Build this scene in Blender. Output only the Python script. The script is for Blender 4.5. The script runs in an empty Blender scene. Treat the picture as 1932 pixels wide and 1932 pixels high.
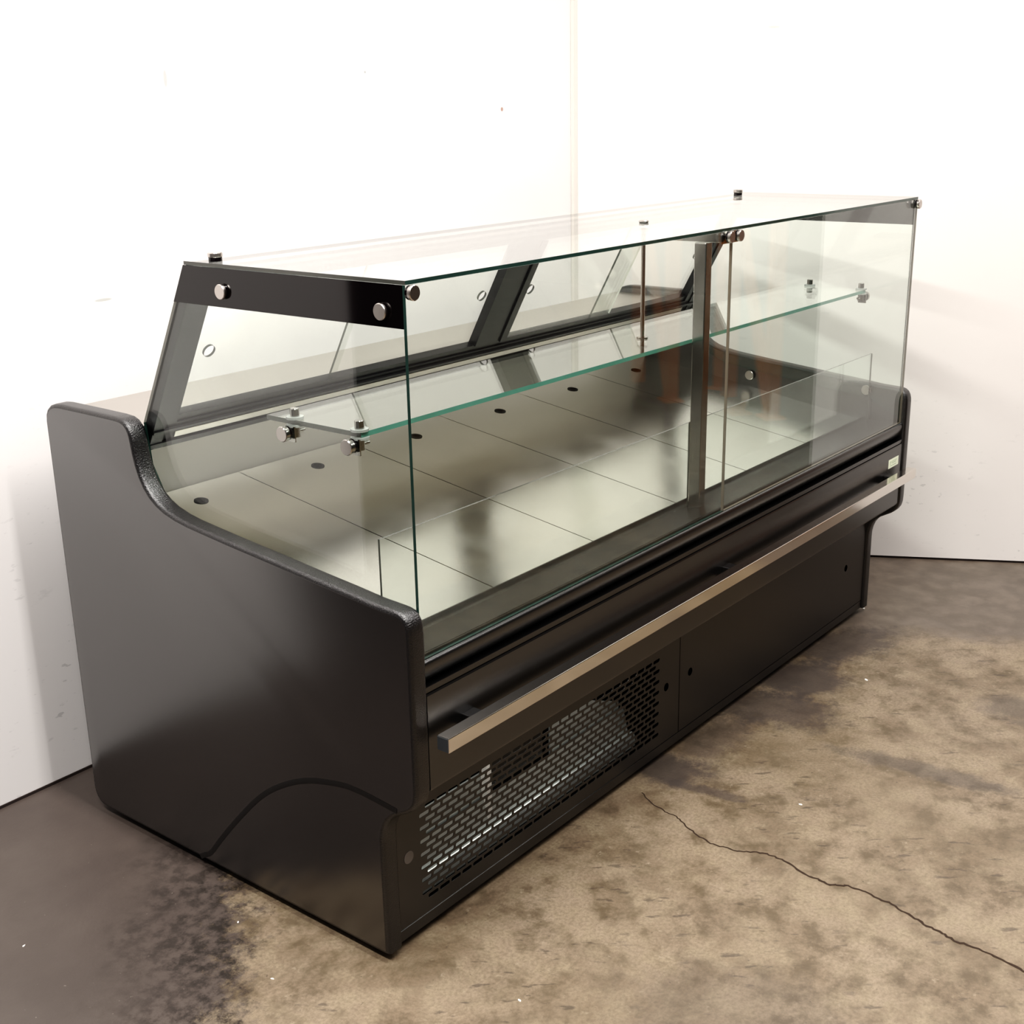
import bpy, bmesh, math, random
from mathutils import Vector, Matrix
from mathutils.geometry import tessellate_polygon
random.seed(7)
sc = bpy.context.scene
COL = sc.collection
DZ = 0.015            # the case stands on feet this high

# ------------------------------------------------------------------ materials
def newmat(name):
    m = bpy.data.materials.new(name); m.use_nodes = True
    nt = m.node_tree; nt.nodes.clear()
    out = nt.nodes.new('ShaderNodeOutputMaterial')
    return m, nt, out
def N(nt, t, **kw):
    n = nt.nodes.new(t)
    for k, v in kw.items():
        if k.startswith('_'): setattr(n, k[1:], v)
        else: n.inputs[k].default_value = v
    return n
def L(nt, a, b): nt.links.new(a, b)
def principled(name, col, rough=.5, metal=0., spec=.5, bump=None, bumpstr=.1, noise=None, coat=0.):
    m, nt, out = newmat(name)
    p = N(nt, 'ShaderNodeBsdfPrincipled'); L(nt, p.outputs[0], out.inputs[0])
    p.inputs['Base Color'].default_value = (*col, 1); p.inputs['Roughness'].default_value = rough
    p.inputs['Metallic'].default_value = metal; p.inputs['Specular IOR Level'].default_value = spec
    p.inputs['Coat Weight'].default_value = coat
    tc = N(nt, 'ShaderNodeTexCoord')
    if noise:
        nz = N(nt, 'ShaderNodeTexNoise', Scale=noise[0], Detail=5.); L(nt, tc.outputs['Object'], nz.inputs['Vector'])
        mx = N(nt, 'ShaderNodeMix', _data_type='RGBA')
        mx.inputs[6].default_value = (*col, 1); mx.inputs[7].default_value = (*[c*noise[1] for c in col], 1)
        L(nt, nz.outputs['Fac'], mx.inputs[0]); L(nt, mx.outputs[2], p.inputs['Base Color'])
    if bump:
        nz = N(nt, 'ShaderNodeTexNoise', Scale=bump, Detail=3.); L(nt, tc.outputs['Object'], nz.inputs['Vector'])
        b = N(nt, 'ShaderNodeBump', Strength=bumpstr, Distance=.002); L(nt, nz.outputs['Fac'], b.inputs['Height'])
        L(nt, b.outputs[0], p.inputs['Normal'])
    return m

def glass_mat(name, tint=(.968,.987,.975)):
    m, nt, out = newmat(name)
    geo = N(nt, 'ShaderNodeNewGeometry')
    dot = N(nt, 'ShaderNodeVectorMath', _operation='DOT_PRODUCT'); L(nt, geo.outputs['Incoming'], dot.inputs[0]); L(nt, geo.outputs['Normal'], dot.inputs[1])
    ab = N(nt, 'ShaderNodeMath', _operation='ABSOLUTE'); L(nt, dot.outputs['Value'], ab.inputs[0])
    om = N(nt, 'ShaderNodeMath', _operation='SUBTRACT'); om.inputs[0].default_value = 1.; L(nt, ab.outputs[0], om.inputs[1])
    pw = N(nt, 'ShaderNodeMath', _operation='POWER'); L(nt, om.outputs[0], pw.inputs[0]); pw.inputs[1].default_value = 5.
    fr = N(nt, 'ShaderNodeMath', _operation='MULTIPLY_ADD', _use_clamp=True); L(nt, pw.outputs[0], fr.inputs[0]); fr.inputs[1].default_value = .957; fr.inputs[2].default_value = .043
    tr = N(nt, 'ShaderNodeBsdfTransparent'); tr.inputs[0].default_value = (*tint, 1)
    gl = N(nt, 'ShaderNodeBsdfGlossy', Roughness=0.0); gl.inputs[0].default_value = (1, 1, 1, 1)
    mx = N(nt, 'ShaderNodeMixShader'); L(nt, fr.outputs[0], mx.inputs[0]); L(nt, tr.outputs[0], mx.inputs[1]); L(nt, gl.outputs[0], mx.inputs[2])
    L(nt, mx.outputs[0], out.inputs[0])
    return m

M = {}
M['glass'] = glass_mat('clear_glass')
M['edge'] = principled('green_glass_edge', (.016, .034, .029), .12, 0, .6, noise=(30, 1.8))
M['grey_edge'] = principled('grey_glass_edge', (.055, .056, .05), .15, 0, .6, noise=(30, 1.5))
M['brown_edge'] = principled('brown_glass_edge', (.13, .115, .095), .15, 0, .6, noise=(20, 1.6))
M['shelf_edge'] = principled('teal_shelf_edge', (.075, .20, .16), .15, 0, .6, noise=(14, 1.5))
M['pale_edge'] = principled('pale_glass_edge', (.78, .77, .72), .3, 0, .5)
M['panel'] = principled('black_laminate_face', (.0068, .0058, .0060), .26, 0, 2.1, bump=900, bumpstr=.03)
M['rim'] = principled('textured_black_edging', (.0065, .006, .0068), .30, 0, .9, bump=420, bumpstr=.55)
M['black'] = principled('satin_black_steel', (.0065, .0062, .0062), .27, 0, 1.2, bump=700, bumpstr=.03)
M['gloss'] = principled('gloss_black_paint', (.005, .0032, .0038), .06, 0, .55)
M['frame'] = principled('black_anodised_frame', (.010, .0095, .0105), .3, 0, .5, noise=(60, 1.8))
M['dark'] = principled('dark_void', (.004, .004, .004), .8, 0, .2)
M['grille'] = principled('brown_black_steel', (.0095, .0078, .0068), .36, 0, .9, bump=700, bumpstr=.05)
M['chrome'] = principled('polished_chrome', (.44, .42, .395), .15, 1.)
M['bar'] = principled('brushed_stainless_bar', (.74, .70, .655), .13, 1., bump=40, bumpstr=.01)
M['bar_end'] = principled('dark_bar_end_plug', (.05, .055, .06), .35, 0, .5)
M['button'] = principled('brushed_button_steel', (.56, .52, .49), .28, 1.)
M['plastic'] = principled('clear_plastic_washer', (.30, .31, .295), .2, 0, .5)
M['work'] = principled('brushed_worktop_steel', (.55, .52, .48), .38, 1., noise=(6, .9))
M['galv'] = principled('galvanised_sheet', (.60, .63, .61), .36, .55, noise=(9, .75))
M['orange'] = principled('orange_paint', (.55, .19, .04), .5, 0, .4, noise=(4, .8))
M['cap'] = principled('grey_plastic_plug', (.12, .105, .095), .5)
M['sticker'] = principled('pale_sticker', (.80, .84, .66), .4, noise=(40, .95))
M['ink'] = principled('green_grey_ink', (.33, .42, .28), .6)
M['white'] = principled('white_flake', (.85, .83, .78), .5)
M['backdrop'] = principled('grey_concrete_block', (.06, .06, .065), .8, noise=(3, .6))

# brushed stainless deck: fine brushing plus a slow waviness in the sheet
def deck_mat():
    m, nt, out = newmat('brushed_deck_steel')
    p = N(nt, 'ShaderNodeBsdfPrincipled'); L(nt, p.outputs[0], out.inputs[0])
    p.inputs['Metallic'].default_value = 1.; p.inputs['Base Color'].default_value = (.85, .83, .785, 1)
    tc = N(nt, 'ShaderNodeTexCoord')
    mp = N(nt, 'ShaderNodeMapping'); mp.inputs['Scale'].default_value = (4, 160, 4); L(nt, tc.outputs['Object'], mp.inputs[0])
    nz = N(nt, 'ShaderNodeTexNoise', Scale=3., Detail=4.); L(nt, mp.outputs[0], nz.inputs['Vector'])
    n2 = N(nt, 'ShaderNodeTexNoise', Scale=7., Detail=6.); L(nt, tc.outputs['Object'], n2.inputs['Vector'])
    r = N(nt, 'ShaderNodeMapRange'); L(nt, n2.outputs['Fac'], r.inputs[0])
    r.inputs[1].default_value = .35; r.inputs[2].default_value = .7; r.inputs[3].default_value = .17; r.inputs[4].default_value = .25
    L(nt, r.outputs[0], p.inputs['Roughness'])
    b = N(nt, 'ShaderNodeBump', Strength=.02, Distance=.001); L(nt, nz.outputs['Fac'], b.inputs['Height'])
    n3 = N(nt, 'ShaderNodeTexNoise', Scale=2.2, Detail=1.); L(nt, tc.outputs['Object'], n3.inputs['Vector'])
    b2 = N(nt, 'ShaderNodeBump', Strength=.12, Distance=.02); L(nt, n3.outputs['Fac'], b2.inputs['Height']); L(nt, b.outputs[0], b2.inputs['Normal'])
    L(nt, b2.outputs[0], p.inputs['Normal'])
    return m
M['deck'] = deck_mat()
M['tank'] = principled('brushed_tank_steel', (.82, .78, .74), 0.38, .5, bump=6, bumpstr=.25)

def floor_mat():
    m, nt, out = newmat('stained_concrete')
    p = N(nt, 'ShaderNodeBsdfPrincipled'); L(nt, p.outputs[0], out.inputs[0])
    tc = N(nt, 'ShaderNodeTexCoord'); pos = tc.outputs['Object']
    def noise(s, d=6., r=.6, dist=0.):
        n = N(nt, 'ShaderNodeTexNoise', Scale=s, Detail=d, Roughness=r, Distortion=dist); L(nt, pos, n.inputs['Vector']); return n.outputs['Fac']
    def rng(v, a, b, c=0., d=1., smooth=True):
        r = N(nt, 'ShaderNodeMapRange', _interpolation_type='SMOOTHSTEP' if smooth else 'LINEAR'); L(nt, v, r.inputs[0])
        for i, x in enumerate((a, b, c, d)): r.inputs[i+1].default_value = x
        return r.outputs[0]
    def mul(a, b):
        n = N(nt, 'ShaderNodeMath', _operation='MULTIPLY')
        for i, x in enumerate((a, b)):
            if isinstance(x, (int, float)): n.inputs[i].default_value = x
            else: L(nt, x, n.inputs[i])
        return n.outputs[0]
    def add(a, b):
        n = N(nt, 'ShaderNodeMath', _operation='ADD')
        for i, x in enumerate((a, b)):
            if isinstance(x, (int, float)): n.inputs[i].default_value = x
            else: L(nt, x, n.inputs[i])
        return n.outputs[0]
    def mixc(f, a, b):
        n = N(nt, 'ShaderNodeMix', _data_type='RGBA'); L(nt, f, n.inputs[0])
        for i, x in ((6, a), (7, b)):
            if isinstance(x, tuple): n.inputs[i].default_value = (*x, 1)
            else: L(nt, x, n.inputs[i])
        return n.outputs[2]
    sep = N(nt, 'ShaderNodeSeparateXYZ'); L(nt, pos, sep.inputs[0]); X, Y = sep.outputs[0], sep.outputs[1]
    base = mixc(rng(noise(4.5, 8, .62), .36, .66), (.168, .125, .083), (.262, .205, .146))
    base = mixc(rng(noise(22, 8, .7), .38, .62), base, mixc(rng(noise(9), .4, .6), (.100, .074, .047), (.255, .203, .138)))
    base = mixc(mul(rng(noise(1.3, 4), .5, .75), .45), base, (.165, .126, .082))
    fine = rng(noise(150, 3, .7), .3, .75)
    base = mixc(mul(fine, .55), base, (.100, .075, .050))
    base = mixc(mul(rng(noise(50, 5, .75), .56, .70), .45), base, (.115, .086, .058))
    base = mixc(mul(rng(noise(41, 5, .7), .60, .74), .55), base, (.33, .275, .20))
    base = mixc(mul(rng(noise(85, 2), .70, .76), .7), base, (.06, .044, .034))
    # dark pits and worn dark streaks
    mp = N(nt, 'ShaderNodeMapping'); mp.vector_type = 'TEXTURE'; mp.inputs['Rotation'].default_value = (0, 0, math.radians(-51)); mp.inputs['Scale'].default_value = (1/16, 1/55, 1); L(nt, pos, mp.inputs[0])
    ns = N(nt, 'ShaderNodeTexNoise', Scale=1., Detail=5., Roughness=.55); L(nt, mp.outputs[0], ns.inputs['Vector'])
    pit = mul(rng(ns.outputs['Fac'], .60, .67), rng(noise(3.1), .44, .58))
    base = mixc(mul(pit, .6), base, (.050, .038, .031))
    wob = mul(add(noise(5, 8, .7), -.5), .75)
    # grey wash toward the white boards on the far right
    fx = rng(add(add(X, mul(Y, .47)), mul(add(noise(6, 8, .7), -.5), .34)), 1.80, 1.95)
    base = mixc(mul(fx, .88), base, mixc(rng(noise(12, 6), .35, .7), (.098, .080, .066), (.158, .130, .107)))
    # grimy patches running along the front of the case
    def blob(x, y, rx, ry, rot=0.):
        mp = N(nt, 'ShaderNodeMapping'); mp.vector_type = 'TEXTURE'; mp.inputs['Location'].default_value = (x, y, 0); mp.inputs['Rotation'].default_value = (0, 0, rot); mp.inputs['Scale'].default_value = (rx, ry, 50); L(nt, pos, mp.inputs[0])
        ln = N(nt, 'ShaderNodeVectorMath', _operation='LENGTH'); L(nt, mp.outputs[0], ln.inputs[0]); return ln.outputs['Value']
    gn = mul(add(noise(13, 10, .78), -.5), 2.6)
    for (x, y, rx, ry, ro, st) in ((1.74, .03, .17, .10, -.3, .8), (1.47, .03, .14, .11, -.2, .85), (1.28, .0, .10, .15, .2, .75), (1.05, .05, .14, .07, 0., .5), (.87, .06, .07, .10, .3, .8), (.835, -.05, .02, .09, .15, .7), (1.20, -.40, .035, .20, .12, .55), (1.62, -.50, .08, .12, .2, .55), (.25, -.45, .12, .2, .4, .25)):
        base = mixc(mul(rng(add(blob(x, y, rx, ry, ro), gn), 1.35, .55), st), base, (.060, .049, .044))
    # dark sealed area on the left with a ragged edge
    lf = rng(add(add(X, mul(Y, -.95)), mul(add(noise(15, 10, .8), -.5), .62)), -.37, -.50)
    lc = mixc(rng(noise(3), .3, .7), (.068, .055, .049), (.090, .073, .064))
    rag = rng(add(add(X, mul(Y, -.95)), mul(add(noise(7, 8, .7), -.5), .5)), -.85, -.45)
    lc = mixc(mul(rag, rng(noise(33, 6, .7), .38, .62)), lc, (.026, .021, .018))
    base = mixc(lf, base, lc)
    spk = mul(rng(noise(120, 2), .73, .77), lf)
    base = mixc(mul(spk, .5), base, (.26, .22, .19))
    L(nt, base, p.inputs['Base Color'])
    rr = rng(noise(6, 6), .3, .7, .40, .58); 
    rl = N(nt, 'ShaderNodeMix'); L(nt, lf, rl.inputs[0]); L(nt, rr, rl.inputs[2]); rl.inputs[3].default_value = .42; L(nt, rl.outputs[0], p.inputs['Roughness'])
    p.inputs['Specular IOR Level'].default_value = .5
    b = N(nt, 'ShaderNodeBump', Strength=.12, Distance=.004); L(nt, noise(60, 6, .7), b.inputs['Height']); L(nt, b.outputs[0], p.inputs['Normal'])
    return m
M['floor'] = floor_mat()

def wall_mat(name, col, scuff_z, spots):
    """painted board: faint mottling, low scuffs, a few specks; object coords, board lies in local x/z"""
    m, nt, out = newmat(name)
    p = N(nt, 'ShaderNodeBsdfPrincipled', Roughness=.6); L(nt, p.outputs[0], out.inputs[0]); p.inputs['Specular IOR Level'].default_value = .25
    tc = N(nt, 'ShaderNodeTexCoord'); pos = tc.outputs['Object']
    def noise(s, d=5., r=.6, sc=(1, 1, 1)):
        mp = N(nt, 'ShaderNodeMapping'); mp.inputs['Scale'].default_value = sc; L(nt, pos, mp.inputs[0])
        n = N(nt, 'ShaderNodeTexNoise', Scale=s, Detail=d, Roughness=r); L(nt, mp.outputs[0], n.inputs['Vector']); return n.outputs['Fac']
    def rng(v, a, b, c=0., d=1.):
        r = N(nt, 'ShaderNodeMapRange', _interpolation_type='SMOOTHSTEP'); L(nt, v, r.inputs[0])
        for i, x in enumerate((a, b, c, d)): r.inputs[i+1].default_value = x
        return r.outputs[0]
    def mul(a, b):
        n = N(nt, 'ShaderNodeMath', _operation='MULTIPLY')
        for i, x in enumerate((a, b)):
            if isinstance(x, (int, float)): n.inputs[i].default_value = x
            else: L(nt, x, n.inputs[i])
        return n.outputs[0]
    def mixc(f, a, b):
        n = N(nt, 'ShaderNodeMix', _data_type='RGBA'); L(nt, f, n.inputs[0])
        for i, x in ((6, a), (7, b)):
            if isinstance(x, tuple): n.inputs[i].default_value = (*x, 1)
            else: L(nt, x, n.inputs[i])
        return n.outputs[2]
    sep = N(nt, 'ShaderNodeSeparateXYZ'); L(nt, pos, sep.inputs[0])
    c = mixc(mul(rng(noise(1.6), .45, .7), .35), col, tuple(x*.93 for x in col))
    low = rng(sep.outputs[2], scuff_z, .05)
    sc1 = mul(mul(rng(noise(9, 6, .7, (1, 1, 2.2)), .60, .70), low), .28)
    c = mixc(sc1, c, (.45, .44, .44))
    sc2 = mul(mul(mul(rng(noise(34, 3, .5, (1, 1, 2.4)), .63, .69), low), rng(noise(4), .42, .58)), .5)
    c = mixc(sc2, c, (.36, .35, .35))
    for (x, z, rx, rz, dk) in spots:
        mp = N(nt, 'ShaderNodeMapping'); mp.vector_type = 'TEXTURE'; mp.inputs['Location'].default_value = (x, 0, z); mp.inputs['Scale'].default_value = (rx, 50, rz); L(nt, pos, mp.inputs[0])
        ln = N(nt, 'ShaderNodeVectorMath', _operation='LENGTH'); L(nt, mp.outputs[0], ln.inputs[0])
        c = mixc(mul(rng(ln.outputs['Value'], 1., .6), .9), c, dk)
    L(nt, c, p.inputs['Base Color'])
    return m

# ------------------------------------------------------------------ geometry
def link(name, bm, mats, parent=None, smooth=False):
    me = bpy.data.meshes.new(name)
    bmesh.ops.recalc_face_normals(bm, faces=bm.faces)
    bm.to_mesh(me); bm.free()
    for mm in (mats if isinstance(mats, (list, tuple)) else [mats]): me.materials.append(M[mm] if isinstance(mm, str) else mm)
    if smooth:
        for f in me.polygons: f.use_smooth = True
        me.set_sharp_from_angle(angle=math.radians(38))
    o = bpy.data.objects.new(name, me); COL.objects.link(o)
    if parent: o.parent = parent
    return o
def box(bm, x0, x1, y0, y1, z0, z1, mi=0, bev=0.):
    vs = [bm.verts.new((x, y, z)) for x in (x0, x1) for y in (y0, y1) for z in (z0, z1)]
    fs = []
    for q in ((0,1,3,2), (4,6,7,5), (0,4,5,1), (2,3,7,6), (0,2,6,4), (1,5,7,3)):
        f = bm.faces.new([vs[i] for i in q]); f.material_index = mi; fs.append(f)
    if bev:
        es = list({e for f in fs for e in f.edges})
        bmesh.ops.bevel(bm, geom=es, offset=bev, segments=2, affect='EDGES', profile=.5)
def prism(bm, poly, x0, x1, mi=0, mi_side=None, axis='x'):
    """extrude a polygon: axis x -> poly is (y,z); axis y -> (x,z); axis z -> (x,y)"""
    def P(a, b, t): return {'x': (t, a, b), 'y': (a, t, b), 'z': (a, b, t)}[axis]
    A = [bm.verts.new(P(a, b, x0)) for a, b in poly]; B = [bm.verts.new(P(a, b, x1)) for a, b in poly]
    for V in (A, B):
        f = bm.faces.new(V); f.material_index = mi
    n = len(poly)
    for i in range(n):
        f = bm.faces.new([A[i], A[(i+1) % n], B[(i+1) % n], B[i]]); f.material_index = mi if mi_side is None else mi_side
def cyl(bm, p0, p1, r, seg=20, mi=0, r1=None, bev=0.):
    p0, p1 = Vector(p0), Vector(p1); d = (p1-p0); h = d.length; d.normalize()
    q = d.to_track_quat('Z', 'Y'); r1 = r if r1 is None else r1
    prof = [(r, 0), (r1, h)] if not bev else [(r-bev, 0), (r, bev), (r1, h-bev), (r1-bev, h)]
    rings = []
    for rr, hh in prof:
        rings.append([bm.verts.new(p0 + q @ Vector((rr*math.cos(2*math.pi*i/seg), rr*math.sin(2*math.pi*i/seg), hh))) for i in range(seg)])
    for a, b in zip(rings, rings[1:]):
        for i in range(seg):
            f = bm.faces.new([a[i], a[(i+1) % seg], b[(i+1) % seg], b[i]]); f.material_index = mi
    for rg in (rings[0], rings[-1]):
        f = bm.faces.new(rg); f.material_index = mi
def circle(cx, cy, r, n=24): return [(cx+r*math.cos(2*math.pi*i/n), cy+r*math.sin(2*math.pi*i/n)) for i in range(n)]
def holed(bm, outer, holes, emb, t0, t1, mi=0, mi_side=0):
    """flat plate with holes; emb(a,b,t)->xyz"""
    loops = [outer]+holes
    flat = [p for l in loops for p in l]
    tris = tessellate_polygon([[Vector((a, b, 0)) for a, b in l] for l in loops])
    for t in (t0, t1):
        V = [bm.verts.new(emb(a, b, t)) for a, b in flat]
        if t == t0: V0 = V
        for tr in tris:
            try: f = bm.faces.new([V[i] for i in tr]); f.material_index = mi
            except ValueError: pass
    k = 0
    for l in loops:
        n = len(l)
        for i in range(n):
            a, b = k+i, k+(i+1) % n
            f = bm.faces.new([V0[a], V0[b], V[b], V[a]]); f.material_index = mi_side
        k += n
def tube(bm, pts, r, seg=8, mi=0):
    pts = [Vector(p) for p in pts]; rings = []
    for i, p in enumerate(pts):
        d = (pts[min(i+1, len(pts)-1)]-pts[max(i-1, 0)]).normalized(); q = d.to_track_quat('Z', 'Y')
        rings.append([bm.verts.new(p+q @ Vector((r*math.cos(2*math.pi*k/seg), r*math.sin(2*math.pi*k/seg), 0))) for k in range(seg)])
    for a, b in zip(rings, rings[1:]):
        for i in range(seg): bm.faces.new([a[i], a[(i+1) % seg], b[(i+1) % seg], b[i]]).material_index = mi
    bm.faces.new(rings[0]); bm.faces.new(rings[-1])
def smoothpoly(pts, it=1):
    return pts
BM = bmesh.new
def empty(name, loc, label, cat, group=None):
    o = bpy.data.objects.new(name, None); COL.objects.link(o); o.location = loc; o.empty_display_size = .1
    o['label'] = label; o['category'] = cat
    if group: o['group'] = group
    return o

# ------------------------------------------------------------------ the room
def struct(o): o['kind'] = 'structure'; return o
bm = BM(); box(bm, -6.5, 7.5, -6.5, 3.0, -.12, 0)
fl = struct(link('floor', bm, 'floor'))
# crack running from the front of the case out to the right
crack = [(.7479,.051),(.735,.028),(.7188,-.0009),(.712,-.030),(.7094,-.0586),(.697,-.083),(.682,-.1067),(.672,-.139),(.6617,-.1676),(.667,-.196),(.6715,-.2218),(.684,-.246),(.6943,-.2679),(.698,-.290),(.6941,-.3138),(.687,-.340),(.6777,-.3665),(.678,-.39),(.673,-.4123),(.682,-.430),(.6904,-.4469),(.693,-.475),(.6883,-.5001),(.686,-.528),(.677,-.5556),(.670,-.585),(.6601,-.6115),(.657,-.639),(.6482,-.6636),(.650,-.697),(.6505,-.7273),(.644,-.757),(.6386,-.7864),(.63,-.85),(.625,-.95),(.60,-1.1)]
bm = BM(); prev = None
fine = []
for a, b in zip(crack, crack[1:]):
    for k in range(4):
        t = k/4; fine.append((a[0]+(b[0]-a[0])*t+random.uniform(-.0022,.0022), a[1]+(b[1]-a[1])*t+random.uniform(-.0022,.0022)))
for i, (x, y) in enumerate(fine):
    w = .0010+.0016*min(1, i/70)*random.uniform(.5, 1.25)
    j = min(i+1, len(fine)-1); dx, dy = fine[j][0]-fine[max(i-1, 0)][0], fine[j][1]-fine[max(i-1, 0)][1]; l = math.hypot(dx, dy) or 1
    nx, ny = -dy/l*w, dx/l*w
    cur = (bm.verts.new((x+nx, y+ny, .0006)), bm.verts.new((x-nx, y-ny, .0006)))
    if prev: bm.faces.new([prev[0], cur[0], cur[1], prev[1]])
    prev = cur
link('floor_crack', bm, principled('crack_dark_brown', (.045, .032, .025), .9, spec=.1), fl)  # thin dark brown ribbon laid along the crack line

YW = 1.111
bm = BM(); box(bm, -.915, 1.9785, 0, .06, .004, 3.4)
wl = struct(link('wall_left', bm, wall_mat('white_painted_wall', (.80, .775, .765), 1.15, [
    (.484, 1.481, .006, .024, (.45, .45, .44)), (1.6315, 1.406, .007, .007, (.42, .25, .20)), (1.09, 1.50, .004, .004, (.4, .4, .4)),
    (.27, 1.035, .028, .004, (.45, .45, .43)), (-.02, 1.02, .004, .02, (.5, .5, .5))])))
wl.location = (0, YW, 0)
bm = BM(); box(bm, -.915, 1.96, -.003, 0, .0, .006)
struct(link('trim_1', bm, principled('dark_wall_gap', (.03, .02, .018), .8))).location = (0, YW, 0)
bm = BM(); box(bm, 1.9625, 1.9815, YW-.012, YW-.001, .004, 3.4)
struct(link('trim_3', bm, principled('beige_corner_strip', (.72, .685, .64), .6)))
# the right-hand board runs at an angle: hinge edge close to the left wall
ang = math.atan2(-.879, .476)
bm = BM(); box(bm, 0, 2.06, 0, .04, .008, 3.4)
wr = struct(link('wall_right', bm, wall_mat('white_painted_board', (.80, .762, .735), .75, [
    (.42, 1.10, .003, .003, (.25, .25, .25)), (.585, 1.62, .022, .004, (.55, .55, .53)), (1.02, .20, .012, .004, (.4, .4, .4))])))
wr.location = (1.9415+.0385, YW-.002, 0); wr.rotation_euler = (0, 0, ang)
bm = BM(); box(bm, 0, 2.06, .004, .03, 0, .008)
t2 = struct(link('trim_2', bm, principled('dark_board_gap', (.03, .02, .018), .8)))
t2.location = wr.location; t2.rotation_euler = wr.rotation_euler
# dim far side of the hall, behind the photographer: what the glass and steel mirror
bm = BM(); box(bm, -6.5, 7.5, -6.5, -6.4, 0, 3.6); struct(link('wall_front', bm, 'backdrop'))
bm = BM(); box(bm, 7.4, 7.5, -6.4, 3.0, 0, 3.6); struct(link('wall_end', bm, 'backdrop'))
bm = BM(); box(bm, -6.5, 7.5, 3.0, 3.1, 0, 3.6); struct(link('wall_back', bm, 'backdrop'))

# ------------------------------------------------------------------ the display case
case = empty('display_case', (0, 0, DZ), 'long black refrigerated deli display case with square glass top, standing on brown concrete floor', 'display case')
T = .0365; LN = 2.0
prof = [(.083,.004),(.083,.215),(.0825,.232),(.079,.249),(.073,.264),(.064,.276),(.053,.2855),(.037,.2945),(.022,.303),(.011,.312),(.004,.323),(.001,.335),(0,.35),
        (0,.618),(.0008,.628),(.0035,.638),(.0085,.6465),(.016,.652),(.025,.6545),(.036,.6555),
        (.08,.6575),(.14,.664),(.2,.6695),(.31,.6805),(.42,.691),(.49,.6985),(.53,.703),(.5626,.7085),(.592,.7165),(.612,.7255),(.629,.7375),(.6425,.7525),(.652,.769),(.6595,.789),(.6645,.811),
        (.667,.830),(.670,.845),(.676,.857),(.6855,.8655),(.698,.870),(.72,.8715),(.80,.872),(.89,.872),(.908,.8705),(.923,.866),(.9345,.8575),(.941,.847),(.9435,.833),
        (.9435,.045),(.942,.030),(.936,.016),(.927,.007),(.915,.003),(.90,.002),(.70,.002),(.40,.002),(.115,.002),(.100,.0022),(.092,.0025)]
def offset(poly, d):
    n = len(poly); out = []
    for i in range(n):
        a, b, c = Vector(poly[i-1]), Vector(poly[i]), Vector(poly[(i+1) % n])
        n1 = Vector((-(b-a).y, (b-a).x)).normalized(); n2 = Vector((-(c-b).y, (c-b).x)).normalized()
        nn = n1+n2; nn.normalize(); k = d/max(.5, nn.dot(n1)); q = b+nn*k; out.append((q.x, q.y))
    return out
area = sum(prof[i][0]*prof[(i+1) % len(prof)][1]-prof[(i+1) % len(prof)][0]*prof[i][1] for i in range(len(prof)))
sgn = 1 if area > 0 else -1
def end_panel(x_out, dirx):
    bm = BM(); R = .0075; rings = []
    for k in range(5):
        a = math.pi/2*k/4
        rings.append((R*(1-math.sin(a)), R*(1-math.cos(a)), ))     # (inset, x)
    lay = [(ins, xx) for ins, xx in rings]
    lay = [(R*(1-math.sin(math.pi/2*k/4)), R*(1-math.cos(math.pi/2*k/4))) for k in range(5)] + [(R*(1-math.cos(math.pi/2*k/4)), T-R+R*math.sin(math.pi/2*k/4)) for k in range(5)]
    V = []
    for ins, xx in lay:
        V.append([bm.verts.new((x_out+dirx*xx, y, z)) for y, z in offset(prof, sgn*ins)])
    n = len(prof)
    for a, b in zip(V, V[1:]):
        for i in range(n): bm.faces.new([a[i], a[(i+1) % n], b[(i+1) % n], b[i]]).material_index = 1
    bm.faces.new(V[0]); bm.faces.new(V[-1])
    return link('end_panel', bm, ['panel', 'rim'], case, smooth=True)
epn = end_panel(0, 1); epf = end_panel(LN, -1)
# faint moulded arch low on the visible end panel
arch = [(.592,.004),(.580,.012),(.5575,.026),(.5181,.0727),(.4625,.1349),(.3948,.2034),(.3327,.2486),(.2606,.2837),(.1802,.3039),(.135,.307),(.095,.3045),(.062,.3015),(.046,.300)]
def catmull(pts, k=6):
    out = []
    for i in range(len(pts)-1):
        p0, p1, p2, p3 = [Vector(pts[max(0, min(len(pts)-1, i+j))]) for j in (-1, 0, 1, 2)]
        for s in range(k):
            t = s/k; out.append(.5*((2*p1)+(-p0+p2)*t+(2*p0-5*p1+4*p2-p3)*t*t+(-p0+3*p1-3*p2+p3)*t**3))
    out.append(Vector(pts[-1])); return out
bm = BM(); ap = catmull(arch); prev = None
for i, q in enumerate(ap):
    d = (ap[min(i+1, len(ap)-1)]-ap[max(i-1, 0)]).normalized(); w = .0052
    cur = [bm.verts.new((xx, q.x-d.y*s*w, q.y+d.x*s*w)) for s, xx in ((1, -.0002), (.4, -.0005), (-.4, -.0005), (-1, -.0002))]
    if prev:
        for k in range(3): bm.faces.new([prev[k], cur[k], cur[k+1], prev[k+1]])
    prev = cur
link('arched_moulding', bm, principled('dull_black_groove', (.0036, .0031, .0034), .5, spec=.7), epn, smooth=True)

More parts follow.
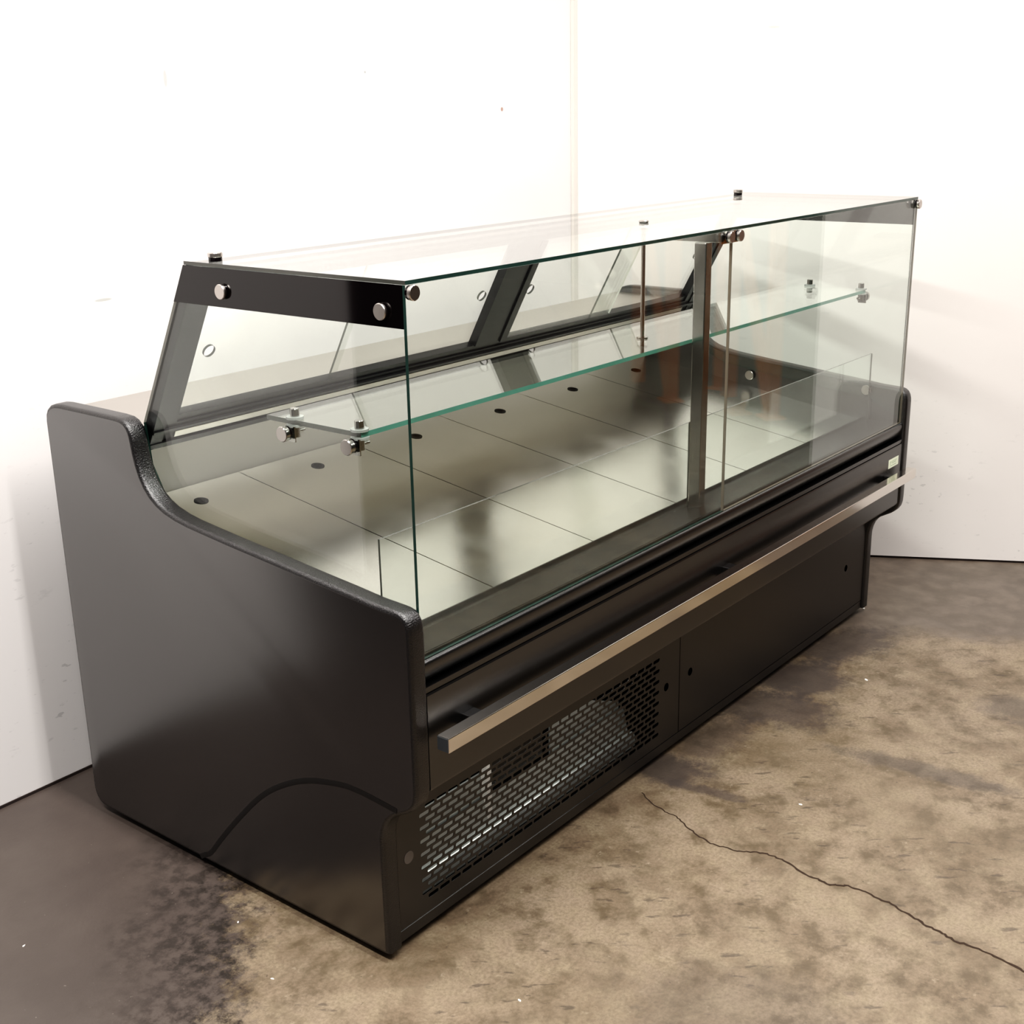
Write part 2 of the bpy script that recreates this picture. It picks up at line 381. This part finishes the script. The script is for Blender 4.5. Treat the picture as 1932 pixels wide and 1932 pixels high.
# body: insulated tank, base frame, back, feet
x0, x1 = T, LN-T
bm = BM()
prism(bm, [(.030,.336),(.030,.508),(.060,.512),(.128,.540),(.832,.646),(.836,.84),(.885,.84),(.885,.336)], x0, x1)
link('insulated_tank', bm, 'dark', case)
bm = BM(); box(bm, x0, x1, .832, .835, .6, .845); link('tank_back_sheet', bm, 'tank', case)
bm = BM(); prism(bm, [(.700,.812),(.831,.838),(.831,.8415),(.700,.815)], x0, x1); link('rear_soffit', bm, 'work', case)
bm = BM(); box(bm, x0, x1, .905, .912, .03, .33); link('back_cover', bm, 'black', case)
bm = BM(); box(bm, x0, x1, .094, .905, .004, .012); link('base_tray', bm, 'black', case)
for fx in (.10, 1.0, 1.90):
    for fy in (.16, .84):
        bm = BM(); cyl(bm, (fx, fy, -DZ), (fx, fy, -.006), .026, 20); cyl(bm, (fx, fy, -.006), (fx, fy, .005), .010, 12); link('levelling_foot', bm, 'dark', case)
bm = BM(); prism(bm, [(.688,.822),(.688,.850),(.9405,.850),(.9405,.812),(.937,.812),(.937,.8465),(.70,.8465),(.70,.822)], x0, x1); link('rear_worktop', bm, 'work', case)

# deck plates
SL = .152
def dz(y): return .557+SL*(y-.124)
for k in range(6):
    xa, xb = .0465+.318*k+.0012, .0465+.318*(k+1)-.0012
    if k == 0: xa = x0
    if k == 5: xb = x1
    cx = .0465+.318*(k+.5)
    bm = BM(); holed(bm, [(xa, .131), (xb, .131), (xb, .831), (xa, .831)], [circle(cx, .756, .0125, 20)], lambda a, b, t: (a, b, dz(b)+t), 0, -.0015)
    box(bm, xa, xa+.001, .131, .831, .52, .53); box(bm, xb-.001, xb, .131, .831, .52, .53)
    pl = link('deck_plate', bm, 'deck', case)
    bm = BM(); ri, ro = .0095, .0145
    A = [[bm.verts.new((cx+r*math.cos(t*math.pi/12), .756+r*math.sin(t*math.pi/12), dz(.756+r*math.sin(t*math.pi/12))+h)) for t in range(24)] for r, h in ((ro, .0002), (ro, .0015), (ri, .0015), (ri, -.012))]
    for a, b in zip(A, A[1:]):
        for i in range(24): bm.faces.new([a[i], a[(i+1) % 24], b[(i+1) % 24], b[i]])
    bm.faces.new(A[-1])
    g = link('finger_hole_ring', bm, 'dark', pl); g['label'] = 'black finger hole ring'

# black air duct strip between deck and front glass, nosing under the glass
bm = BM(); prism(bm, [(.0225,.5685),(.130,.5545),(.130,.545),(.0225,.545)], x0, x1); box(bm, x0, x1, .1275, .1305, .545, .5605)
link('air_duct_strip', bm, 'black', case)
bm = BM(); prism(bm, [(.050,.5650),(.0215,.5650),(.0205,.5685),(.0190,.5685),(.0185,.5625),(.0105,.5625),(.0075,.5605),(.006,.556),(.0058,.551),(.007,.544),(.0098,.5365),(.0135,.5290),(.0185,.5230),(.0245,.519),(.031,.5175),(.050,.5175)], x0, x1)
link('nosing', bm, 'black', case, smooth=True)
bm = BM(); box(bm, x0, x1, .0055, .030, .5085, .5125); box(bm, x0, x1, .0045, .0065, .5125, .5185); link('lip_strip', bm, 'black', case)
# fascia with soffit
bm = BM(); prism(bm, [(.0045,.3345),(.0035,.338),(.0035,.5035),(.0045,.5065),(.028,.5075),(.030,.50),(.030,.345),(.092,.318),(.092,.312),(.07,.318),(.01,.3335)], x0+.0008, x1-.004)
fas = link('fascia', bm, 'black', case, smooth=False)
# pale sticker with an illegible printed logo and lines
bm = BM(); box(bm, 1.8765, 1.942, .0029, .0035, .4535, .4775)
st = link('sticker', bm, 'sticker', fas); st['label'] = 'small pale green sticker'
bm = BM()
box(bm, 1.886, 1.8885, .0025, .0029, .463, .4715); box(bm, 1.8885, 1.8935, .0025, .0029, .4695, .4715)
for a, b, z in ((1.897, 1.915, .4700), (1.917, 1.931, .4700), (1.897, 1.925, .4655), (1.886, 1.900, .4590), (1.903, 1.928, .4590)): box(bm, a, b, .0025, .0029, z, z+.0014)
link('sticker_print', bm, 'ink', st)

# kick panels: slotted grille on the left, plain on the right
YK = .0885
bm = BM()
zl, zh = .0305, .3145; zr0 = .0541; RP = .01287; NR = 15; PX = .0307; zr1 = zr0+RP*NR
def strip(xa, xb, za, zb):
    bm.faces.new([bm.verts.new(p) for p in ((xa, YK, za), (xb, YK, za), (xb, YK, zb), (xa, YK, zb))])
gx0 = .0935
gx1 = gx0+PX*25.5
emb = lambda a, b, t: (a, t, b)
def flat_holed(outer, holes):
    loops = [outer]+holes; flat = [p for l in loops for p in l]
    V = [bm.verts.new((a, YK, b)) for a, b in flat]
    for tr in tessellate_polygon([[Vector((a, b, 0)) for a, b in l] for l in loops]): bm.faces.new([V[i] for i in tr])
flat_holed([(x0, zl), (gx0, zl), (gx0, zh), (x0, zh)], [circle(.0655, .1634, .0115, 20)])
flat_holed([(gx1, zl), (.9575, zl), (.9575, zh), (gx1, zh)], [circle(.9032, .1633, .0095, 20)])
strip(gx0, gx1, zl, zr0); strip(gx0, gx1, zr1, zh)
def slot(cx, cz, w, h, n=5):
    r = h/2*.8; pts = []
    for sx, sz, a0 in ((1, 1, 0), (-1, 1, 90), (-1, -1, 180), (1, -1, 270)):
        for k in range(n):
            a = math.radians(a0+90*k/(n-1)); pts.append((cx+sx*(w/2-r)+r*math.cos(a), cz+sz*(h/2-r)+r*math.sin(a)))
    return pts
for r in range(NR):
    za, zb = zr0+RP*r, zr0+RP*(r+1); offx = 0 if r % 2 else PX/2
    if offx: strip(gx0, gx0+offx, za, zb)
    else: strip(gx1-PX/2, gx1, za, zb)
    for c in range(25):
        xa = gx0+offx+PX*c; xb = xa+PX; cx, cz = (xa+xb)/2, (za+zb)/2
        S = slot(cx, cz, .0258, .0078, 4); n = len(S); q = n//4
        inner = [bm.verts.new((a, YK, b)) for a, b in S]
        back = [bm.verts.new((a, YK+.0012, b)) for a, b in S]
        cor = [bm.verts.new((a, YK, b)) for a, b in ((xb, zb), (xa, zb), (xa, za), (xb, za))]
        for k in range(4):
            seg = inner[k*q:(k+1)*q]
            bm.faces.new([cor[k]]+seg[::-1]) if False else None
            for i in range(q-1): bm.faces.new([cor[k], seg[i+1], seg[i]])
            nx = inner[((k+1)*q) % n]
            bm.faces.new([cor[k], cor[(k+1) % 4], nx, seg[-1]])
        for i in range(n): bm.faces.new([inner[i], inner[(i+1) % n], back[(i+1) % n], back[i]])
bmesh.ops.remove_doubles(bm, verts=bm.verts, dist=1e-6)
kp = link('grille_panel', bm, 'grille', case); kp['label'] = 'slotted ventilation panel'
bm = BM(); cyl(bm, (.0655, YK-.0006, .1634), (.0655, YK+.004, .1634), .0117, 24); g = link('screw_plug', bm, 'cap', kp); g['label'] = 'grey plastic plug'
bm = BM(); cyl(bm, (.9032, YK+.010, .1633), (.9032, YK+.012, .1633), .014, 20); link('screw_recess', bm, 'dark', kp)
bm = BM(); flat_holed([(.9600, zl), (x1, zl), (x1, zh), (.9600, zh)], [circle(1.0057, .1625, .0095, 20), circle(1.8408, .1632, .0095, 20)])
kf = link('kick_panel', bm, 'grille', case)
for hx in (1.0057, 1.8408):
    bm = BM(); cyl(bm, (hx, YK+.010, .163), (hx, YK+.012, .163), .014, 20); link('screw_recess', bm, 'dark', kf)
bm = BM(); box(bm, .950, .968, YK+.004, YK+.016, .03, .31); link('kick_post', bm, 'dark', case)
bm = BM(); box(bm, x0, x1, .089, .108, .006, .0275, bev=.001); link('base_rail', bm, 'grille', case)

# refrigeration unit seen through the slots
bm = BM(); prism(bm, [(.128,.034),(.128,.056),(.131,.063),(.137,.066),(.143,.063),(.146,.057),(.160,.118),(.163,.118),(.163,.014)], .075, .84)
tr = link('condensate_tray', bm, 'galv', case, smooth=True); tr['label'] = 'galvanised tray'
bm = BM(); box(bm, .075, .372, .166, .169, .04, .172); link('unit_bracket', bm, 'galv', case)
bm = BM(); prism(bm, [(.575,.02),(.575,.205),(.66,.205),(.83,.135),(.83,.02)], .166, .169, axis='y'); link('unit_bracket', bm, 'galv', case)
bm = BM(); box(bm, .352, .366, .150, .165, .07, .255); link('bracket_post', bm, 'white', case)
bm = BM(); box(bm, .385, .565, .172, .44, .02, .235, bev=.008); link('control_box', bm, 'black', case)
bm = BM(); tube(bm, catmull([(.52,.14,.285),(.535,.145,.240),(.552,.15,.222),(.572,.155,.228),(.585,.16,.275)]), .0055); link('orange_cable', bm, 'orange', case, smooth=True)

# bumper rail
bm = BM(); box(bm, .037, 1.9645, -.0400, -.0150, .4165, .4425, bev=.0012)
br = link('bumper_rail', bm, 'bar', case); br['label'] = 'square stainless bumper rail'
bm = BM(); box(bm, .0360, .0372, -.0387, -.0163, .4178, .4412); link('rail_end_plug', bm, 'bar_end', br)
bm = BM(); box(bm, 1.9643, 1.9655, -.0387, -.0163, .4178, .4412); link('rail_end_plug', bm, 'bar_end', br)
for bx in (.135, 1.0, 1.865):
    bm = BM(); box(bm, bx-.016, bx+.016, -.0160, .0040, .417, .441, bev=.0015); cyl(bm, (bx, -.0275, .411), (bx, -.0275, .417), .005, 12); link('rail_bracket', bm, 'black', br)

# ------------------------------------------------------------------ glass superstructure
ZT = 1.158
def pane(name, poly, t0, t1, axis, edge='edge', parent=None, mi=None):
    bm = BM(); prism(bm, poly, t0, t1, 0, 1, axis); return link(name, bm, ['glass', edge], parent or case)
gx_a, gx_b = T+.0003, LN-T-.0003
GF, GB = .0122, .0180
def button(parent, p, d, r=.0125, h=.006, stand=.0025):
    p, d = Vector(p), Vector(d); bm = BM()
    cyl(bm, p, p+d*stand, r*.92, 24, 1); cyl(bm, p+d*stand, p+d*(stand+h), r, 28, 0, bev=.0012)
    return link('glass_button', bm, ['button', 'gloss'], parent, smooth=True)
for xa, xb, bx in ((gx_a, .9938, (.0455, .9765)), (.9958, gx_b, (1.0135, 1.9545))):
    g = pane('front_glass', [(xa, .5635), (xb, .5635), (xb, ZT-.0065), (xa, ZT-.0065)], GF, GB, 'y', 'edge' if xa < .5 else 'brown_edge')
    if xa < .5: g.data.materials.append(M['brown_edge']); [setattr(f, 'material_index', 2) for f in g.data.polygons if f.center.x > .99]
    for b in bx: button(g, (b, GF, 1.1405), (0, -1, 0), .0118, .007, .004)
tg = pane('top_glass', [(gx_a, GF), (gx_b, GF), (gx_b, .5175), (gx_a, .5175)], ZT-.006, ZT, 'z')
tg.data.materials.append(M['grey_edge'])
for f in tg.data.polygons:
    if len(f.vertices) == 4 and abs(f.normal.x) > .9: f.material_index = 2
    elif f.normal.y > .9: f.material_index = 0
for x in (.0660, LN-.1500): button(tg, (x, .470, ZT), (0, 0, 1), .0125, .008, .006)
button(tg, (1.0, .226, ZT), (0, 0, 1), .0105, .004, .001)
side = [(.0186,.580),(.0186,ZT-.0066),(.5205,ZT-.0066),(.680,.858),(.672,.780),(.63,.705),(.55,.672),(.42,.655),(.10,.622)]
for xa, xb, d in ((T+.0015, T+.0070, -1), (LN-T-.0070, LN-T-.0015, 1)):
    bm = BM(); prism(bm, side, xa, xb, 0, 1, 'x'); 
    for f in bm.faces:
        c = f.calc_center_median()
        if len(f.verts) == 4 and c.y > .59 and c.z > .9: f.material_index = 2
    sg = link('side_glass', bm, ['glass', 'edge', 'pale_edge'], case)
    xo = xa if d < 0 else xb
    bm = BM(); prism(bm, [(.0186,1.0875),(.0186,1.1514),(.5200,1.1514),(.5545,1.0875)], xo+d*.0003, xo+d*.0014)
    bd = link('black_band', bm, 'gloss', sg); bd['label'] = 'glossy black painted band'
    for yy, zz in ((.4207, 1.1139), (.0594, 1.1108)): button(sg, (xo+d*.0014, yy, zz), (d, 0, 0), .0128, .0055, .0025)
    for yy, zz in ((.4694, .6437), (.1132, .6424)):
        if d < 0: continue
        bm = BM(); xi = xb if d < 0 else xa; cyl(bm, (xi, yy, zz), (xi-d*.004, yy, zz), .0135, 24, bev=.001); link('inner_button', bm, 'button', sg, smooth=True)
# low inner guard glass
for xa, xb in ((.0475, .9985), (1.0015, 1.9525)):
    pane('guard_glass', [(xa, .556), (xb, .556), (xb, .745), (xa, .745)], .1010, .1050, 'y', 'grey_edge')
# middle shelf with clamps and hanging rod
sh = pane('glass_shelf', [(.050,.132),(1.950,.132),(1.950,.352),(.050,.352)], .906, .914, 'z', 'shelf_edge')
sh.data.materials.append(M['grey_edge'])
for f in sh.data.polygons:
    if f.normal.x < -.9: f.material_index = 2
    elif f.normal.y > .9 or f.normal.x > .9: f.material_index = 0
for s in (0, 1):
    for yy in (.1415, .2900):
        X = lambda v: v if s == 0 else LN-v
        d = 1 if s == 0 else -1
        bm = BM()
        cyl(bm, (X(.0565), yy, .9145), (X(.0565), yy, .9185), .0145, 24, 1); cyl(bm, (X(.0565), yy, .9185), (X(.0565), yy, .932), .0078, 20, 0, bev=.001)
        cyl(bm, (X(.0565), yy, .9055), (X(.0565), yy, .9020), .0150, 24, 1); cyl(bm, (X(.0565), yy, .902), (X(.0565), yy, .884), .0075, 20)
        cyl(bm, (X(.0435), yy, .8930), (X(.075), yy, .8930), .0035, 12)
        a, b = sorted((X(.0437), X(.0465))); box(bm, a, b, yy-.011, yy+.011, .878, .904)
        cyl(bm, (X(.0378), yy, .8940), (X(.0345), yy, .8940), .0122, 24, 2); cyl(bm, (X(.0345), yy, .8940), (X(.0245), yy, .8940), .0130, 28, 0, bev=.0012)
        link('shelf_clamp', bm, ['chrome', 'plastic', 'gloss'], sh, smooth=True)
bm = BM(); cyl(bm, (1.0, .226, .9), (1.0, .226, ZT-.0065), .0045, 14); cyl(bm, (1.0, .226, .9142), (1.0, .226, .9172), .0125, 20); cyl(bm, (1.0, .226, .898), (1.0, .226, .9058), .0105, 20)
link('hanging_rod', bm, 'chrome', case, smooth=True)
# centre post and the plate that ties the front glass joint to it
bm = BM(); box(bm, .9885, 1.0135, .068, .096, .557, 1.1245, bev=.002)
cp = link('centre_post', bm, 'chrome', case)
bm = BM(); box(bm, .991, .999, .0186, .150, 1.126, 1.1508, bev=.001); box(bm, .962, 1.030, .0184, .0215, 1.1265, 1.1515); link('joint_plate', bm, 'chrome', cp)

# rear frame and sliding doors, leaning back from the worktop
Bp = Vector((.6622, .8477)); U = Vector((-.4783, .8782)); NF = Vector((-.8782, -.4783))   # base, up-slope, forward normal in (y,z)
def RP3(x, s, n): q = Bp+U*s+NF*n; return (x, q.x, q.y)
def rbox(bm, xa, xb, s0, s1, n0, n1, mi=0):
    v = [bm.verts.new(RP3(x, s, n)) for x in (xa, xb) for s in (s0, s1) for n in (n0, n1)]
    for q in ((0,1,3,2), (4,6,7,5), (0,4,5,1), (2,3,7,6), (0,2,6,4), (1,5,7,3)): bm.faces.new([v[i] for i in q]).material_index = mi
rf = None
bm = BM()
fa, fb = T+.0075, LN-T-.0075
rbox(bm, fa, .0965, -.045, .338, -.022, 0); rbox(bm, fa, .070, -.045, .338, 0, .003)
rbox(bm, 1.9035, fb, -.045, .338, -.022, 0); rbox(bm, 1.930, fb, -.045, .338, 0, .003)
rbox(bm, .947, 1.057, .016, .294, -.022, 0); rbox(bm, 1.035, 1.0575, .016, .294, 0, .004)
rbox(bm, fa, fb, .294, .338, -.022, 0)
rbox(bm, fa, fb, -.047, .002, -.022, 0)
rbox(bm, fa, fb, .002, .016, -.022, -.004); rbox(bm, fa, fb, -.012, -.006, 0, .006); rbox(bm, fa, fb, -.047, -.036, 0, .005)
rf = link('rear_door_frame', bm, 'frame', case)
bm = BM(); rbox(bm, .0965, 1.9035, -.030, -.017, .0002, .003); link('frame_trim', bm, 'work', rf)
M['door_glass'] = glass_mat('rear_door_glass', (.945, .952, .938))
def door(xa, xb, hx, n0, hide=0):
    bm = BM(); holed(bm, [(xa, .003), (xb, .003), (xb, .300), (xa, .300)], [circle(hx, .150, .0125, 22)], lambda a, b, t: RP3(a, b, t), n0, n0-.005, 0, 1)
    for f in bm.faces:
        if hide and len(f.verts) == 4 and all(abs(v.co.x-(xb if hide > 0 else xa)) < 1e-5 for v in f.verts): f.material_index = 0 if abs(hide) == 1 else 2
    return link('sliding_door', bm, ['door_glass', 'grey_edge', 'pale_edge'], case)
door(.0905, .500, .135, -.006, 1); door(.4935, .960, .917, -.0145)
door(1.044, 1.512, 1.0865, -.006, 2); door(1.437, 1.910, 1.868, -.0145)

# ------------------------------------------------------------------ small things on the floor
def fleck(x, y, s, label, rot=0):
    bm = BM(); pts = []
    n = 7
    for i in range(n):
        a = 2*math.pi*i/n; r = s*random.uniform(.6, 1.1); pts.append((r*math.cos(a)*1.5, r*math.sin(a)*.8))
    prism(bm, pts, 0, s*.35, axis='z')
    o = link('paint_flake', bm, 'white'); o.location = (x, y, 0); o.rotation_euler = (0, 0, rot)
    o['label'] = label; o['category'] = 'flake'; o['group'] = 'white flakes on the floor'
fleck(.064, -.1517, .0032, 'white paint flake on bare brown concrete, in front of the near corner of the case', 1.2)
fleck(-.3551, .6416, .0030, 'tiny white flake on the dark floor, far left beside a dark spot', .3)
fleck(-.0783, .3895, .0022, 'tiny white flake beside the black end panel, at the ragged edge of the dark stain', .8)
fleck(-.1468, .218, .0024, 'small pale flake on the stained floor near the lower edge of the photo', 2.)
fleck(2.012, .099, .0045, 'pale chip lying at the foot of the far end panel', .5)
fleck(1.560, -.105, .0040, 'white chip on the grimy floor in front of the plain kick panel', 1.1)
fleck(.905, -.245, .0035, 'white speck on brown concrete to the right of the crack', 1.6)

# orange racking out in the hall, mirrored in the front glass
def rack(x, y, label, rz=0, lean=.16, second=True):
    t = empty('pallet_rack_frame', (x, y, 0), label, 'rack', 'orange rack frames')
    t.rotation_euler = (0, 0, rz)
    bm = BM(); box(bm, -.03, .03, -.03, .03, 0, 2.4); box(bm, -.06, .06, -.05, .05, 0, .01); link('upright', bm, 'orange', t)
    if second:
        bm = BM(); box(bm, .47, .53, -.03, .03, 0, 2.4); link('upright', bm, 'orange', t)
        bm = BM()
        v = [bm.verts.new(p) for p in ((0, -.02, .05), (.06, -.02, .05), (.06, .02, .05), (0, .02, .05), (.45, -.02, 1.0), (.51, -.02, 1.0), (.51, .02, 1.0), (.45, .02, 1.0))]
        for q in ((0,1,2,3), (4,7,6,5), (0,4,5,1), (1,5,6,2), (2,6,7,3), (3,7,4,0)): bm.faces.new([v[i] for i in q])
        link('brace', bm, 'orange', t)
rack(4.05, -1.98, 'orange rack frame mirrored in the front glass, leftmost of the orange reflections', math.radians(-52))
rack(4.45, -1.92, 'single orange rack upright mirrored beside the joint of the front glass', 0, second=False)
rack(4.00, -1.40, 'orange rack frame mirrored in the right pane of the front glass', math.radians(-52))

# ------------------------------------------------------------------ light
def strip_light(x, y, z, lx, ly, power, col=(1, .965, .93)):
    d = bpy.data.lights.new('ceiling_strip_light', 'AREA'); d.shape = 'RECTANGLE'; d.size = lx; d.size_y = ly; d.energy = power; d.color = col
    o = bpy.data.objects.new('ceiling_strip_light', d); COL.objects.link(o); o.location = (x, y, z)
    return o
strip_light(.02, -.55, 3.05, .16, 2.4, 72)
strip_light(-1.45, -.55, 3.05, .16, 2.4, 88)
strip_light(1.55, -1.2, 3.05, .16, 2.4, 44)
strip_light(3.0, -2.6, 3.05, .16, 2.4, 26)
d = bpy.data.lights.new('added_slot_fill', 'AREA'); d.shape = 'RECTANGLE'; d.size = .7; d.size_y = .03; d.energy = .48; d.color = (1, .97, .92)  # added fill, no real fitting there: brightens the unit behind the slots
o = bpy.data.objects.new('added_slot_fill', d); COL.objects.link(o); o.location = (.46, .112, .325+DZ)
w = bpy.data.worlds.new('hall_light'); sc.world = w; w.use_nodes = True
bgn = w.node_tree.nodes['Background']; bgn.inputs[0].default_value = (.95, .92, .88, 1); bgn.inputs[1].default_value = .16

# ------------------------------------------------------------------ camera
cam = bpy.data.cameras.new('camera'); co = bpy.data.objects.new('camera', cam); COL.objects.link(co); sc.camera = co
cam.sensor_width = 36; cam.sensor_fit = 'HORIZONTAL'; cam.lens = 2387.257/1932*36
pitch, roll, yaw = .307778151, -.0185312136, .895015110
f = Vector((math.sin(yaw)*math.cos(pitch), math.cos(yaw)*math.cos(pitch), -math.sin(pitch)))
r0 = Vector((math.cos(yaw), -math.sin(yaw), 0)); u0 = r0.cross(f)
r = r0*math.cos(roll)+u0*math.sin(roll); u = -r0*math.sin(roll)+u0*math.cos(roll)
co.matrix_world = Matrix(((r.x, u.x, -f.x, -1.2992622), (r.y, u.y, -f.y, -1.24803241), (r.z, u.z, -f.z, 1.38923705+DZ), (0, 0, 0, 1)))
cam.clip_start = .05

sc.view_settings.view_transform = 'Standard'; sc.view_settings.look = 'None'; sc.view_settings.exposure = .55
vs = sc.view_settings; vs.use_curve_mapping = True
cv = vs.curve_mapping.curves[3]
for p in ((.012, .0042), (.05, .032), (.14, .128), (.45, .46)): cv.points.new(*p)
vs.curve_mapping.update()
sc.cycles.transparent_max_bounces = 40; sc.cycles.max_bounces = 14; sc.cycles.glossy_bounces = 8
